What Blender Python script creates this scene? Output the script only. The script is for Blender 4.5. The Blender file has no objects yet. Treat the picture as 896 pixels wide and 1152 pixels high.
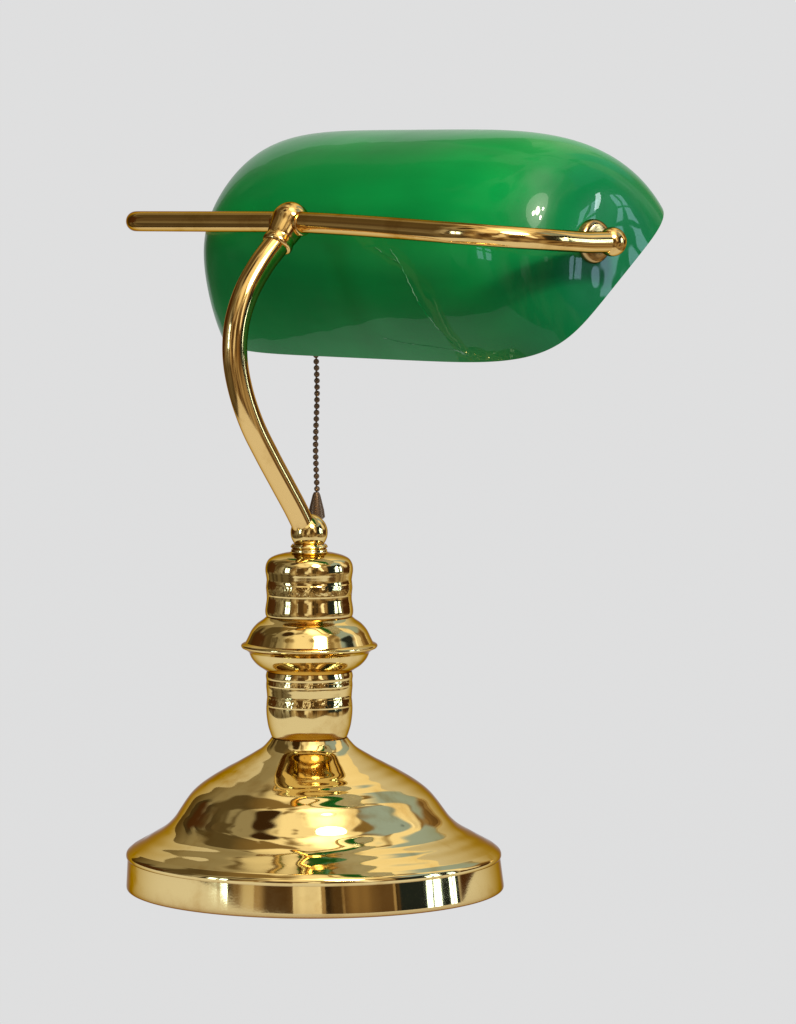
import bpy, bmesh, math
from mathutils import Vector, Matrix
S = 0.0005            # metres per design unit
sc = bpy.context.scene
rad = math.radians
sc.view_settings.view_transform = 'Standard'
sc.view_settings.look = 'None'
sc.view_settings.exposure = 0

# ------------------------------------------------------------ node helpers
class N:
    def __init__(s, tree): s.t = tree; s.n = tree.nodes; s.l = tree.links
    def new(s, typ, **kw):
        n = s.n.new(typ)
        for k, v in kw.items(): setattr(n, k, v)
        return n
    def put(s, sock, v):
        if isinstance(v, bpy.types.NodeSocket): s.l.new(v, sock)
        else: sock.default_value = v
    def math(s, op, a, b=0.0, c=None, clamp=False):
        n = s.new('ShaderNodeMath', operation=op, use_clamp=clamp)
        s.put(n.inputs[0], a); s.put(n.inputs[1], b)
        if c is not None: s.put(n.inputs[2], c)
        return n.outputs[0]
    def mix(s, f, a, b, blend='MIX'):
        n = s.new('ShaderNodeMix', data_type='RGBA', blend_type=blend)
        s.put(n.inputs[0], f); s.put(n.inputs[6], a); s.put(n.inputs[7], b)
        return n.outputs[2]
    def comb(s, x, y, z):
        n = s.new('ShaderNodeCombineXYZ')
        s.put(n.inputs[0], x); s.put(n.inputs[1], y); s.put(n.inputs[2], z)
        return n.outputs[0]
    def ramp(s, f, stops, interp='LINEAR'):
        n = s.new('ShaderNodeValToRGB'); cr = n.color_ramp; cr.interpolation = interp
        while len(cr.elements) < len(stops): cr.elements.new(0.5)
        for e, (p, c) in zip(cr.elements, stops):
            e.position = p; e.color = (*c, 1) if len(c) == 3 else c
        s.put(n.inputs[0], f); return n.outputs[0]
    def noise(s, vec, scale, detail=3, rough=.5, dist=0):
        n = s.new('ShaderNodeTexNoise')
        s.put(n.inputs['Vector'], vec); n.inputs['Scale'].default_value = scale
        n.inputs['Detail'].default_value = detail; n.inputs['Roughness'].default_value = rough
        n.inputs['Distortion'].default_value = dist
        return n.outputs[0]
    def sstep(s, v, a, b):
        n = s.new('ShaderNodeMapRange', interpolation_type='SMOOTHSTEP')
        s.put(n.inputs[0], v); n.inputs[1].default_value = a; n.inputs[2].default_value = b
        return n.outputs[0]

def new_mat(name):
    m = bpy.data.materials.new(name); m.use_nodes = True
    k = N(m.node_tree); p = m.node_tree.nodes['Principled BSDF']
    return m, k, p

# ------------------------------------------------------------ materials
def brass(name, col, dark, rough, wave, wscale, streak, rings=0.0, bands=(), edge=(.38, .22, .09)):
    m, k, p = new_mat(name)
    tc = k.new('ShaderNodeTexCoord')
    obj = tc.outputs['Object']
    sep = k.new('ShaderNodeSeparateXYZ'); k.l.new(obj, sep.inputs[0])
    n1 = k.noise(obj, 38, 5, .6)
    tarn = k.sstep(n1, .50, .78)
    c = k.mix(tarn, (*col, 1), (*dark, 1))
    if rings:      # browner in creases
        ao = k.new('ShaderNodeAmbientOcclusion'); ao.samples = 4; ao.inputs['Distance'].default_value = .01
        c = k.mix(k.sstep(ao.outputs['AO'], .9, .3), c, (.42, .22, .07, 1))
    k.put(p.inputs['Base Color'], c)
    p.inputs['Metallic'].default_value = 1
    p.inputs['Specular Tint'].default_value = (*edge, 1)  # brown surroundings painted into the metal's edge tint
    n2 = k.noise(obj, 160, 5, .65)
    r = k.math('MULTIPLY_ADD', n2, rough * 1.3, rough * .4)
    r = k.math('ADD', r, k.math('MULTIPLY', tarn, .04))
    k.put(p.inputs['Roughness'], r)
    v = k.comb(sep.outputs[0], sep.outputs[1], k.math('MULTIPLY', sep.outputs[2], streak))
    w = k.noise(v, wscale, 2, .45, .3)
    f = k.noise(obj, 900, 3, .6)
    if rings:
        rr = k.math('SQRT', k.math('ADD', k.math('POWER', k.math('ABSOLUTE', sep.outputs[0]), 2), k.math('POWER', k.math('ABSOLUTE', sep.outputs[1]), 2)))
        ph = k.math('ADD', k.math('MULTIPLY', rr, 2 * math.pi / .0080), k.math('MULTIPLY', k.noise(obj, 12, 0), 12))
        amp = k.math('MULTIPLY', k.sstep(k.noise(obj, 18, 0), .3, .65), rings)
        h = k.math('ADD', w, k.math('MULTIPLY', k.math('SINE', ph), amp))
        body = k.sstep(sep.outputs[2], .0235, .030)         # the turned rim stays true
        rimw = k.noise(k.comb(sep.outputs[0], sep.outputs[1], k.math('MULTIPLY', sep.outputs[2], .3)), 20, 1)
        h = k.math('ADD', k.math('MULTIPLY', h, body), k.math('MULTIPLY', rimw, k.math('SUBTRACT', 1.0, body)))
    else: h = w
    h = k.math('ADD', h, k.math('MULTIPLY', f, .0025))
    for z0, z1 in bands:      # finely stippled decorative bands
        mk = k.math('MULTIPLY', k.sstep(sep.outputs[2], z0 * S, (z0 + 2) * S), k.math('SUBTRACT', 1.0, k.sstep(sep.outputs[2], (z1 - 2) * S, z1 * S)))
        h = k.math('ADD', h, k.math('MULTIPLY', k.math('MULTIPLY', k.noise(obj, 280, 2, .5), mk), .38))
    b = k.new('ShaderNodeBump'); b.inputs['Strength'].default_value = 1
    b.inputs['Distance'].default_value = wave
    k.put(b.inputs['Height'], h); k.l.new(b.outputs[0], p.inputs['Normal'])
    return m

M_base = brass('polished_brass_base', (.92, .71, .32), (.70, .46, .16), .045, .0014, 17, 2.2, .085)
M_col = brass('polished_brass_column', (.92, .70, .30), (.68, .44, .14), .07, .0012, 30, .6)
M_up = brass('polished_brass_upper_cup', (.92, .70, .30), (.68, .44, .14), .07, .0012, 30, .6, bands=((27, 42),))
M_low = brass('polished_brass_lower_cup', (.92, .70, .30), (.68, .44, .14), .07, .0012, 30, .6, bands=((37, 50), (60, 68)))
M_tube = brass('polished_brass_tube', (.91, .62, .24), (.64, .38, .11), .10, .0001, 20, .6, edge=(.34, .18, .06))
M_washer = brass('tarnished_brass_washer', (.55, .36, .15), (.25, .14, .05), .16, .0002, 40, 1)

m, k, p = new_mat('dark_bronze_chain'); M_chain = m
tc = k.new('ShaderNodeTexCoord')
k.put(p.inputs['Base Color'], k.mix(k.noise(tc.outputs['Object'], 300, 4), (.06, .035, .02, 1), (.22, .13, .07, 1)))
p.inputs['Metallic'].default_value = .7; p.inputs['Roughness'].default_value = .4

m, k, p = new_mat('green_cased_glass'); M_green = m
tc = k.new('ShaderNodeTexCoord')
vr = k.new('ShaderNodeVectorRotate', rotation_type='Z_AXIS'); vr.inputs['Angle'].default_value = rad(46)
k.l.new(tc.outputs['Object'], vr.inputs['Vector'])
sp = k.new('ShaderNodeSeparateXYZ'); k.l.new(vr.outputs[0], sp.inputs[0])
v = k.comb(k.math('MULTIPLY', sp.outputs[0], 4), k.math('MULTIPLY', sp.outputs[1], 26), k.math('MULTIPLY', sp.outputs[2], 26))
n1 = k.noise(v, 1.3, 3, .5, .2)
n2 = k.noise(tc.outputs['Object'], 9, 2, .5)
f = k.math('ADD', k.math('MULTIPLY', n1, .5), k.math('MULTIPLY', n2, .5))
c = k.ramp(f, [(.32, (.000, .165, .034)), (.5, (.000, .225, .045)), (.68, (.001, .30, .062))])
# dark reflection at the right end painted into the glass colour
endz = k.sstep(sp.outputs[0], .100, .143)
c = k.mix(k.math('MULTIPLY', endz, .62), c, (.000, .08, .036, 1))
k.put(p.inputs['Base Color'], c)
p.inputs['Roughness'].default_value = .34
p.inputs['Specular IOR Level'].default_value = .13
p.inputs['Coat Weight'].default_value = .36
p.inputs['Coat IOR'].default_value = 1.5
p.inputs['Coat Roughness'].default_value = .008
nb = k.noise(tc.outputs['Object'], 22, 2, .5)
b = k.new('ShaderNodeBump'); b.inputs['Distance'].default_value = .0009
k.put(b.inputs['Height'], nb); k.l.new(b.outputs[0], p.inputs['Normal'])
k.l.new(b.outputs[0], p.inputs['Coat Normal'])

m, k, p = new_mat('white_opal_glass'); M_opal = m
tc = k.new('ShaderNodeTexCoord')
k.put(p.inputs['Base Color'], k.mix(k.noise(tc.outputs['Object'], 20), (.72, .73, .68, 1), (.82, .83, .78, 1)))
p.inputs['Roughness'].default_value = .25

m, k, p = new_mat('glass_scratch'); M_scr = m
tc = k.new('ShaderNodeTexCoord')
k.put(p.inputs['Base Color'], k.mix(k.sstep(k.noise(tc.outputs['Object'], 110, 3), .45, .68), (.000, .225, .045, 1), (.20, .44, .27, 1)))
p.inputs['Roughness'].default_value = .35; p.inputs['Specular IOR Level'].default_value = .12

# added backdrop sweep that glows evenly, so no shadow shows on it
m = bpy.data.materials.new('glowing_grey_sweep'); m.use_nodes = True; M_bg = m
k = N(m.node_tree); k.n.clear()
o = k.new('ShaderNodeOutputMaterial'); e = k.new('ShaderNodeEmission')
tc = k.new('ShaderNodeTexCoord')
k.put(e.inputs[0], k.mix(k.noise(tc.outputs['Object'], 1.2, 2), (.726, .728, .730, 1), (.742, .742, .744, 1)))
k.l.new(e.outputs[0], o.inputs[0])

# ------------------------------------------------------------ mesh helpers
def finish(name, bm, mats, parent=None, origin=None, sharp=38, smooth=True):
    me = bpy.data.meshes.new(name)
    bmesh.ops.recalc_face_normals(bm, faces=bm.faces[:]) if len(mats) == 1 else None
    if origin is not None:
        bmesh.ops.translate(bm, verts=bm.verts[:], vec=-Vector(origin))
    bm.to_mesh(me); bm.free()
    for mt in mats: me.materials.append(mt)
    if smooth:
        for pl in me.polygons: pl.use_smooth = True
        me.set_sharp_from_angle(angle=rad(sharp))
    ob = bpy.data.objects.new(name, me); sc.collection.objects.link(ob)
    if origin is not None: ob.location = origin
    if parent: ob.parent = parent
    return ob

def catmull(pts, sub):
    out = []; n = len(pts)
    for i in range(n - 1):
        p0 = pts[max(i - 1, 0)]; p1 = pts[i]; p2 = pts[i + 1]; p3 = pts[min(i + 2, n - 1)]
        for j in range(sub):
            t = j / sub
            out.append(tuple(.5 * ((2 * b) + (-a + c) * t + (2 * a - 5 * b + 4 * c - d) * t * t + (-a + 3 * b - 3 * c + d) * t ** 3)
                       for a, b, c, d in zip(p0, p1, p2, p3)))
    out.append(tuple(pts[-1])); return out

def cx(z):  # the column leans a hair
    return 354.5 - 6.5 * min(max(z / 150, 0), 1)

def revolve(bm, prof, center=None, segs=160):
    pts = []
    for run in prof:
        q = catmull(run, 6) if len(run) > 2 else list(run)
        if pts and abs(pts[-1][0] - q[0][0]) + abs(pts[-1][1] - q[0][1]) < 1e-6: q = q[1:]
        pts += q
    rows = []
    for r, z in pts:
        x0 = (cx(z) if center is None else center) - 448
        r = max(r, 0)
        if r < 1e-4: rows.append([bm.verts.new((x0 * S, 0, z * S))])
        else: rows.append([bm.verts.new(((x0 + r * math.cos(2 * math.pi * i / segs)) * S, r * math.sin(2 * math.pi * i / segs) * S, z * S)) for i in range(segs)])
    for a, b in zip(rows, rows[1:]):
        for i in range(segs):
            j = (i + 1) % segs
            vs = [a[i % len(a)], a[j % len(a)], b[j % len(b)], b[i % len(b)]]
            u = []
            for v in vs:
                if v not in u: u.append(v)
            if len(u) > 2: bm.faces.new(u)

def sweep(bm, pts, rs, segs=48, cap=True):
    pts = [Vector(p) for p in pts]; n = len(pts)
    if not hasattr(rs, '__len__'): rs = [rs] * n
    tang = [(pts[min(i + 1, n - 1)] - pts[max(i - 1, 0)]).normalized() for i in range(n)]
    up = Vector((0, 0, 1)) if abs(tang[0].z) < .9 else Vector((0, 1, 0))
    u = tang[0].cross(up).normalized(); rows = []
    for i in range(n):
        u = (u - tang[i] * u.dot(tang[i])).normalized(); w = tang[i].cross(u)
        rows.append([bm.verts.new(pts[i] + (u * math.cos(2 * math.pi * j / segs) + w * math.sin(2 * math.pi * j / segs)) * rs[i]) for j in range(segs)])
    for a, b in zip(rows, rows[1:]):
        for j in range(segs):
            bm.faces.new([a[j], a[(j + 1) % segs], b[(j + 1) % segs], b[j]])
    if cap: bm.faces.new(rows[0][::-1]); bm.faces.new(rows[-1])

def turned(bm, o, dr, prof, segs=40):
    """turned piece along dr: prof list of (distance, radius) smoothed"""
    q = catmull(prof, 5)
    sweep(bm, [Vector(o) + Vector(dr) * a * S for a, r in q], [max(r, .3) * S for a, r in q], segs)

def ball(bm, c, r, seg=48):
    bmesh.ops.create_uvsphere(bm, u_segments=seg, v_segments=seg // 2, radius=r, matrix=Matrix.Translation(c))

# ------------------------------------------------------------ lamp frame of reference
TH = rad(46)
A = Vector((math.cos(TH), -math.sin(TH), 0))      # along the shade
F = Vector((math.sin(TH), math.cos(TH), 0))       # towards the desk user's side
def W(x, y, d=0):
    return Vector(((x - 448) * S, d * S, (1003 - y) * S))
AX = 348

lamp = bpy.data.objects.new('desk_lamp', None); sc.collection.objects.link(lamp)
lamp.empty_display_size = .05
lamp.location = ((354 - 448) * S, 0, 0)
lamp['label'] = 'polished brass desk lamp with green glass shade and pull chain'
lamp['category'] = 'lamp'
bpy.context.view_layer.update()
def part(name, bm, mats, origin, **kw):
    ob = finish(name, bm, mats, None, origin, **kw)
    ob.parent = lamp; ob.matrix_parent_inverse = lamp.matrix_world.inverted()
    return ob

# base
bm = bmesh.new()
revolve(bm, [
    [(0, 2), (202, 2)], [(202, 2), (209, .5), (213, 2), (213.6, 5)],
    [(213.6, 5), (212.2, 20), (210.8, 36)],
    [(210.8, 36), (212.2, 38.5), (211, 43), (205, 48)],
    [(205, 48), (194, 54), (180, 62), (167, 70), (156.5, 80), (148.5, 91), (141.5, 101), (133.5, 110.5), (122, 120), (108, 129), (94, 137), (79, 145), (66, 152.5), (54, 160), (47, 167), (43, 172)],
    [(43, 172), (0, 173)]])
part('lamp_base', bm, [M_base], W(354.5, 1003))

# lower cup
bm = bmesh.new()
revolve(bm, [[(0, 171), (40, 171)], [(40, 171), (42.5, 173), (44.5, 178), (46.8, 186), (48.3, 196), (48.8, 205), (48.4, 213), (47.9, 218), (48.4, 225), (48.9, 231), (48.6, 237), (49.2, 242), (48.2, 247)], [(48.2, 247), (0, 248)]])
part('lower_cup', bm, [M_low], W(AX, 832))

# flared collar
bm = bmesh.new()
revolve(bm, [[(0, 246), (46, 246)], [(46, 246), (51, 249.5), (59, 255), (65, 262), (68, 269)],
    [(68, 269), (72, 272), (76, 274)], [(76, 274), (77, 276), (76, 278), (72, 280)],
    [(72, 280), (69, 286), (65, 294), (59, 301), (52, 306), (48.5, 309)], [(48.5, 309), (0, 309)]])
part('flared_collar', bm, [M_col], W(AX, 757))

# upper cup
bm = bmesh.new()
revolve(bm, [[(0, 308), (47.5, 308)], [(47.5, 308), (49.2, 311), (49.7, 316), (49, 322), (48, 329), (48.3, 336), (48.8, 342), (48.3, 348), (48.1, 351), (48.8, 356), (49.5, 361), (49.2, 366), (47.8, 370.5), (44.3, 375), (37, 378.5), (27, 381)], [(27, 381), (21, 382), (20, 385), (17, 387)],
    [(17, 387), (13, 389), (13, 394)], [(13, 394), (0, 394)]])
part('upper_cup', bm, [M_up], W(AX, 697))

# ball joint with seat ring
bm = bmesh.new()
ball(bm, W(AX, 599), 21 * S)
revolve(bm, [[(0, 386), (19, 386)], [(19, 386), (21, 388), (19, 391)], [(19, 391), (0, 391)]], AX)
part('ball_joint', bm, [M_col], W(AX, 599))

# S-curved stem (lies in the plane of the F axis)
def SP(x, y):
    f = (x - AX) / math.sin(TH); return W(x, y, f * math.cos(TH))
sp = [(345, 598), (334, 573), (319, 543), (302, 509), (286, 474), (274, 436), (268, 398), (270, 362), (280, 328), (296, 298), (313, 275), (326, 259)]
sp = catmull([tuple(SP(*q)) for q in sp], 10)
bm = bmesh.new()
n = len(sp); sweep(bm, sp, [(13.0 + 1.6 * i / n) * S for i in range(n)])
part('stem', bm, [M_tube], SP(345, 598))

# cross bar (U-shaped yoke)
C0 = W(328, 252, (328 - AX) / math.sin(TH) * math.cos(TH))
hL, hR, d, R, R2 = 289, 333, 169, 40, 95
def Y(a, f, dz): return C0 + (A * a + F * f + Vector((0, 0, dz))) * S
def zr(a, f):                # the bar sags a little towards the near end
    s = max(a, 0) + (f if a > 0 else 0)
    t = min(s / (hR + d - 40), 1)
    return 2 - 20 * t ** 1.3 - (0 if a > 0 else 2 * f / d) - 2 * min(max(-a, 0) / hL, 1)
flat = [(-hL, d)] + [(-hL, d - (d - R) * i / 12) for i in range(1, 13)]
flat += [(-hL + R - R * math.cos(i / 14 * math.pi / 2), R - R * math.sin(i / 14 * math.pi / 2)) for i in range(1, 15)]
flat += [(-hL + R + (hL + hR - R - R2) * i / 40, 0) for i in range(1, 41)]
flat += [(hR - R2 + R2 * math.sin(i / 24 * math.pi / 2), R2 - R2 * math.cos(i / 24 * math.pi / 2)) for i in range(1, 25)]
flat += [(hR, R2 + (d - R2) * i / 10) for i in range(1, 11)]
bm = bmesh.new(); sweep(bm, [Y(a, f, zr(a, f)) for a, f in flat], 11.7 * S)
part('crossbar', bm, [M_tube], tuple(C0))

# clamp joint where stem meets bar
bm = bmesh.new()
cq = Vector(sp[-10]); top_ = C0 + Vector((0, 0, 3)) * S; dr = (top_ - cq).normalized(); L_ = (top_ - cq).length / S
turned(bm, cq, dr, [(-5, 14), (-4, 16.5), (-1.5, 17.6), (2, 17.4), (6, 16.6), (10, 17.4), (L_ - 9, 19.3), (L_, 21.2), (L_ + 8, 19.7), (L_ + 15, 15.2), (L_ + 19, 9.5), (L_ + 21, .5)], 56)
turned(bm, C0, A, [(-22, 11.5), (-21, 13), (-17, 14), (17, 14), (21, 13), (22, 11.5)], 48)
part('clamp_joint', bm, [M_tube], tuple(C0))

# pivot knobs
sA = 20; LS = 286
for sgn, hh in ((1, hR), (-1, hL)):
    bm = bmesh.new(); e = Y(sgn * hh, d, zr(sgn * hh, d)); a = A * -sgn
    gap = hh - LS - sgn * sA + 4
    ball(bm, e, 16 * S, 64)
    sweep(bm, [e, e + a * (gap + 10) * S], 7 * S)
    knob = part('pivot_knob', bm, [M_tube], tuple(e))
    if sgn > 0:
        bm = bmesh.new()
        turned(bm, e, a, [(gap - 11, 14), (gap - 10, 20), (gap - 7, 23.5), (gap - 1, 24.5), (gap + 5, 23)], 56)
        ws = finish('washer', bm, [M_washer], None, tuple(e + a * gap * S))
        bpy.context.view_layer.update(); ws.parent = knob; ws.matrix_parent_inverse = knob.matrix_world.inverted()

# shade ------------------------------------------------------------
T = rad(40)
aS, bS = 146, 176
CS = C0 + (A * sA + F * (d + 43)) * S; CS.z = (1003 - 311) * S
def nx_(ph): return 4.1 + 1.1 * abs(math.cos(ph)) ** 2
def shade_pt(al, ph, off=0):
    c, s_ = math.cos(al), math.sin(al); nS = nx_(ph) + (.8 * abs(math.cos(ph)) ** 2 if s_ < 0 else 0) * min(1, abs(s_) * 3)
    ro = 1 / ((abs(c) ** nS + abs(s_) ** nS) ** (1 / nS))
    X = ro * s_ * (LS + off); s = ro * c
    ps = math.pi - ph
    taper = 1 - .065 * math.sin(math.pi * ps / rad(60)) if 0 < ps < rad(60) else 1
    taper = 1 - (1 - taper) * .5 * (1 - math.tanh(3 * X / LS))     # free-blown: a little straighter towards one end
    f = s * math.cos(ph) * (aS + off) * taper; u = s * math.sin(ph) * (bS + off)
    return CS + (A * X + F * (f * math.cos(T) - u * math.sin(T)) + Vector((0, 0, f * math.sin(T) + u * math.cos(T)))) * S
NA, NP = 200, 120
bm = bmesh.new(); uvl = bm.loops.layers.uv.new('UVMap')
def grid(off, flip, mi):
    g = []
    for i in range(NA + 1):
        al = -math.pi / 2 + math.pi * i / NA
        if i in (0, NA): g.append([bm.verts.new(shade_pt(al, math.pi / 2, off))] * (NP + 1))
        else: g.append([bm.verts.new(shade_pt(al, math.pi * j / NP, off)) for j in range(NP + 1)])
    for i in range(NA):
        for j in range(NP):
            idx = [(i, j), (i + 1, j), (i + 1, j + 1), (i, j + 1)]
            if flip: idx = idx[::-1]
            vs = []; ii = []
            for (a_, b_) in idx:
                v_ = g[a_][b_]
                if v_ not in vs: vs.append(v_); ii.append((a_, b_))
            fc = bm.faces.new(vs); fc.material_index = mi
            for lp, (a_, b_) in zip(fc.loops, ii): lp[uvl].uv = (a_ / NA, b_ / NP)
    return g
g0 = grid(0, False, 0); g1 = grid(-6, True, 1)
for i in range(NA):
    for j, fl in ((0, True), (NP, False)):
        vs = [g0[i][j], g0[i + 1][j], g1[i + 1][j], g1[i][j]]
        if fl: vs = vs[::-1]
        fc = bm.faces.new(vs); fc.material_index = 0
        for lp in fc.loops: lp[uvl].uv = (i / NA, .5)
def al_of(a_, ph):
    lo, hi = -math.pi / 2, math.pi / 2; nS = nx_(ph)
    for _ in range(40):
        mid = (lo + hi) / 2; c, s_ = math.cos(mid), math.sin(mid)
        X = s_ / ((abs(c) ** nS + abs(s_) ** nS) ** (1 / nS)) * LS
        if X < a_: lo = mid
        else: hi = mid
    return lo
def on(a_, ps, off):
    ph = math.pi - rad(ps); return shade_pt(al_of(a_, ph), ph, off)
def scratch(path, w):
    q = catmull(path, 14); pv = None
    for i, (a_, ps) in enumerate(q):
        a2 = a_ + .6 * math.sin(i * .9) + .3 * math.sin(i * 2.1)
        c_ = on(a2, ps, .3)
        nx = q[min(i + 1, len(q) - 1)]; px = q[max(i - 1, 0)]
        tn = (on(nx[0], nx[1], .3) - on(px[0], px[1], .3)).normalized()
        nm = (on(a2, ps, 3) - on(a2, ps, 0)).normalized()
        sd = nm.cross(tn).normalized() * w * S * (.5 + .6 * math.sin(i * .43) ** 2)
        cur = (bm.verts.new(c_ - sd), bm.verts.new(c_ + sd))
        if pv:
            fc = bm.faces.new([pv[0], pv[1], cur[1], cur[0]]); fc.material_index = 2
            fc.normal_update()
            if fc.normal.dot(nm) < 0: fc.normal_flip()
        pv = cur
scratch([(84, 46), (100, 40), (112, 32), (122, 24), (140, 14), (162, 4)], .45)
scratch([(58, 47), (74, 44), (96, 41)], .35)
scratch([(40, 10), (75, 8), (115, 7), (158, 5)], .3)
scratch([(148, 6), (156, 5), (164, 3)], 1.1)
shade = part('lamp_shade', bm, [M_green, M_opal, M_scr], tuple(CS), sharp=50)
shade['label'] = 'glossy green cased glass shade with white lining'

# socket inside the shade carrying the chain
def Hs(a_, f_, z_): return CS + (A * a_ + F * f_ + Vector((0, 0, z_))) * S
ca = -137
bm = bmesh.new()
sweep(bm, [Hs(-272, -40, 48), Hs(-150, -40, 48)], 7 * S)
sweep(bm, [Hs(-210, -40, 48), Hs(-206, -40, 48), Hs(-120, -40, 48), Hs(-112, -40, 48), Hs(-60, -40, 48)], [12 * S, 24 * S, 26 * S, 29 * S, 29 * S])
sweep(bm, [Hs(ca, -40, 40), Hs(ca, -60, 36), Hs(ca, -66, 34)], [9 * S, 7 * S, 5 * S])
part('bulb_socket', bm, [M_tube], tuple(Hs(-196, -40, 48)))

# pull chain
top = Hs(ca, -64, 30); ztop = top.z; zbot = (1003 - 569) * S
bm = bmesh.new(); z = ztop; i = 0
while z > zbot:
    ox = .9 * math.sin(i * .35) * S
    ball(bm, Vector((top.x + ox, top.y, z)), 3.5 * S, 14)
    z -= 7.4 * S; i += 1
sweep(bm, [Vector((top.x, top.y, ztop)), Vector((top.x, top.y, zbot))], 1.0 * S, 8)
chain = part('pull_chain', bm, [M_chain], tuple(top))
bm = bmesh.new(); b0 = Vector((top.x, top.y, zbot))
sweep(bm, [b0 + Vector((0, 0, t)) * S for t in (3, 0, -8, -18, -26, -28)], [x * S for x in (3, 4.5, 6.5, 9, 10, 8)], 20)
bell = finish('chain_pull', bm, [M_chain], None, tuple(b0))
bell.parent = chain; bpy.context.view_layer.update(); bell.matrix_parent_inverse = chain.matrix_world.inverted()

# ------------------------------------------------------------ sweep backdrop
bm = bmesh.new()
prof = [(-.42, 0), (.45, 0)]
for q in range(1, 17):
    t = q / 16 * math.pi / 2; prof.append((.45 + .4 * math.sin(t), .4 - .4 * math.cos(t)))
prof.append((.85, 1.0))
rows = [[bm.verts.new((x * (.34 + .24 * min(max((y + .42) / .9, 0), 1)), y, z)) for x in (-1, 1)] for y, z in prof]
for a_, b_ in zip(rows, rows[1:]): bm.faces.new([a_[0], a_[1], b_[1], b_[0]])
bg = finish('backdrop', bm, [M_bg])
bg['kind'] = 'structure'; bg['label'] = 'plain seamless light grey sweep with an added even glow'; bg['category'] = 'backdrop'

# ------------------------------------------------------------ world: a warm room seen in reflections
w = bpy.data.worlds.new('World'); sc.world = w; w.use_nodes = True
k = N(w.node_tree); k.n.clear()
tc = k.new('ShaderNodeTexCoord'); sp_ = k.new('ShaderNodeSeparateXYZ'); k.l.new(tc.outputs['Generated'], sp_.inputs[0])
x, y, z = sp_.outputs
az = k.math('ARCTAN2', x, k.math('MULTIPLY', y, -1))
vor = k.new('ShaderNodeTexVoronoi', distance='CHEBYCHEV')
k.put(vor.inputs['Vector'], k.comb(k.math('MULTIPLY', az, 1.6), k.math('MULTIPLY', z, .45), 0)); vor.inputs['Scale'].default_value = 3.0
sv = k.new('ShaderNodeSeparateColor'); k.l.new(vor.outputs['Color'], sv.inputs[0])
wall = k.ramp(sv.outputs[0], [(0, (.03, .018, .009)), (.20, (.12, .07, .032)), (.36, (.36, .26, .15)), (.52, (.68, .60, .44)), (.72, (.95, .90, .78)), (.88, (1.6, 1.58, 1.5))], 'CONSTANT')
wn = k.noise(k.comb(az, k.math('MULTIPLY', z, .5), 0), 3, 2)
wall = k.mix(k.sstep(wn, .42, .68), wall, (.26, .165, .075, 1))
ceil = k.mix(k.sstep(k.noise(k.comb(x, y, 0), 2.8, 2, .5, .8), .45, .57), (1.05, .95, .72, 1), (.24, .165, .07, 1))
floor = k.mix(k.sstep(k.noise(k.comb(az, z, 0), 3, 3), .4, .6), (.10, .055, .025, 1), (.42, .34, .22, 1))
col = k.mix(k.sstep(z, .40, .62), wall, ceil)
col = k.mix(k.sstep(z, -.30, -.08), floor, col)
# added darkness on the room's left keeps grey reflections off the shade
dim = k.math('MULTIPLY', k.math('SUBTRACT', 1.0, k.sstep(az, -1.05, -.6)), k.math('SUBTRACT', 1.0, k.sstep(z, .80, .97)))
col = k.mix(k.math('MULTIPLY', dim, .74), col, (.05, .045, .03, 1))
def blob(col, cx_, cy_, r0, r1, c):
    dd = k.math('SQRT', k.math('ADD', k.math('POWER', k.math('ABSOLUTE', k.math('SUBTRACT', x, cx_)), 2), k.math('POWER', k.math('ABSOLUTE', k.math('SUBTRACT', y, cy_)), 2)))
    m_ = k.math('MULTIPLY', k.math('SUBTRACT', 1.0, k.sstep(dd, r0, r1)), k.sstep(z, .3, .5))
    return k.mix(m_, col, (*c, 1))
col = blob(col, -.46, -.26, .12, .18, (.04, .02, .008))  # dark spot added for the base to mirror
col = blob(col, .12, -.24, .08, .32, (2.8, 2.6, 2.05))  # bright spot added to give the base its central highlight
def rect(col, a0, a1, z0, z1, c, e=.015):
    a0, a1 = rad(a0), rad(a1)
    m_ = k.math('MULTIPLY', k.math('MULTIPLY', k.sstep(az, a0, a0 + e), k.math('SUBTRACT', 1, k.sstep(az, a1 - e, a1))),
                k.math('MULTIPLY', k.sstep(z, z0, z0 + e), k.math('SUBTRACT', 1, k.sstep(z, z1 - e, z1))))
    return k.mix(m_, col, (*c, 1))
col = rect(col, 68, 110, .42, .90, (.34, .48, .66), .10)
col = rect(col, 122, 150, .40, .90, (.36, .50, .68), .10)
col = rect(col, 96, 140, -.2, .2, (.07, .03, .012), .12)  # dark patches added on both sides to brown the brass edges
col = rect(col, -140, -100, -.2, .5, (.07, .03, .012), .12)
col = rect(col, 52, 100, -.14, .60, (.015, .022, .028), .04)
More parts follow.
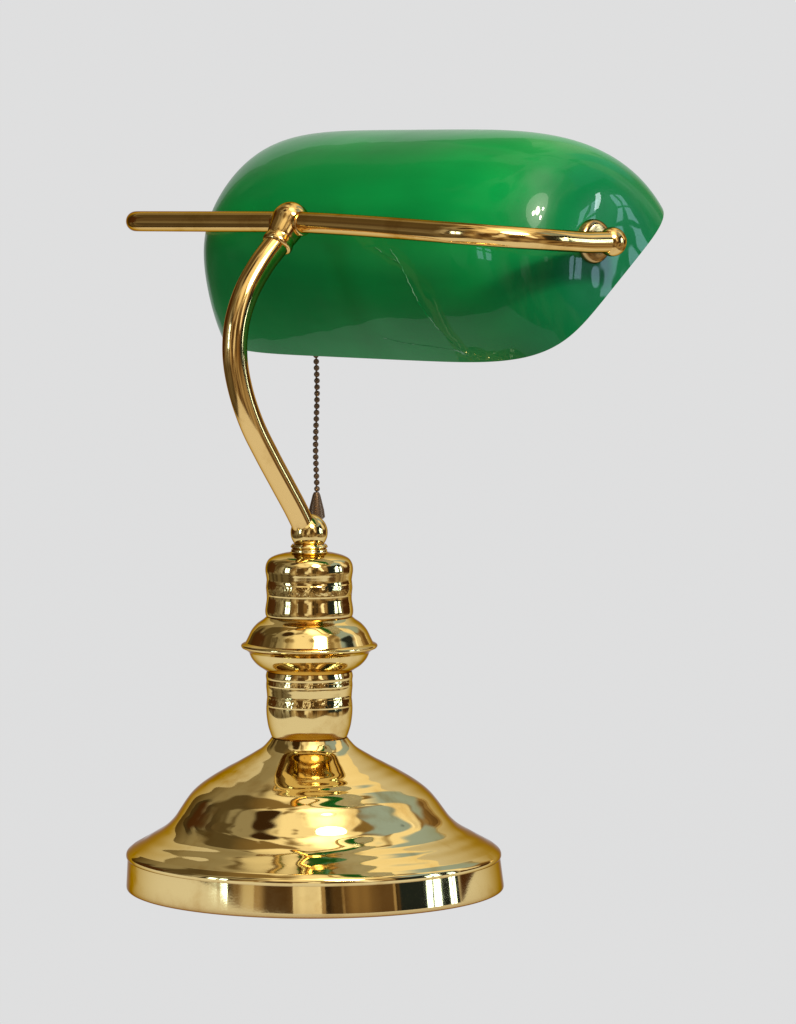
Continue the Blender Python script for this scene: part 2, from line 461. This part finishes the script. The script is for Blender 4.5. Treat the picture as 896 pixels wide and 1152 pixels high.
for a0, a1 in ((74, 78), (79, 83), (89, 91.5), (92.2, 95), (-64, -59), (-57, -52)):
    for z0, z1 in ((-.04, .06), (.075, .175), (.19, .30)):
        col = rect(col, a0, a1, z0, z1, (4.2, 6.0, 8.0), .006)
col = rect(col, 8, 22, -.15, .45, (.09, .055, .025), .10)
col = rect(col, -34, -12, -.15, .4, (.08, .045, .02), .10)
bgd = k.new('ShaderNodeBackground'); k.put(bgd.inputs[0], col); bgd.inputs[1].default_value = 1.0
o = k.new('ShaderNodeOutputWorld'); k.l.new(bgd.outputs[0], o.inputs[0])

# ------------------------------------------------------------ lamps
def area(name, loc, tgt, sx, sy, power, col):
    l = bpy.data.lights.new(name, 'AREA'); l.shape = 'RECTANGLE'; l.size = sx; l.size_y = sy; l.energy = power; l.color = col
    ob = bpy.data.objects.new(name, l); sc.collection.objects.link(ob); ob.location = loc
    ob.rotation_euler = (Vector(tgt) - Vector(loc)).to_track_quat('-Z', 'Y').to_euler()
    return ob
for dx, dy, dz, sz, pw in ((0, 0, 0, .17, 7), (.20, .04, .03, .10, 3), (.05, -.10, .20, .11, 3), (-.17, .06, -.10, .09, 2.6), (.12, 0, -.17, .08, 2.4)):  # main lamp, plus small ones added to break up its highlight
    l = area('ceiling_light', (.50 + dx, -1.15 + dy, 1.38 + dz), (0, 0, .2), sz, sz, pw, (1, .93, .74)); l.data.shape = 'DISK'
area('soft_glow_light', (.40, -1.0, 1.32), (0, 0, .3), .7, .7, 8, (1, .96, .82)).data.shape = 'DISK'  # large soft lamp added to widen the glow on the shade
area('window_light', (2.9, -.40, 1.25), (0, 0, .3), .14, .5, 6, (.82, .93, 1))

# ------------------------------------------------------------ camera
D = 5000; el = rad(4.5)
aim = Vector((0, 0, 427 * S))
cd = bpy.data.cameras.new('camera'); cam = bpy.data.objects.new('camera', cd); sc.collection.objects.link(cam)
cam.location = aim + Vector((0, -math.cos(el), math.sin(el))) * D * S
cam.rotation_euler = (math.pi / 2 - el, 0, 0)
cd.sensor_fit = 'VERTICAL'; cd.sensor_height = 36; cd.sensor_width = 28; cd.lens = 36 * D / 1152
cd.clip_end = 100
sc.camera = cam
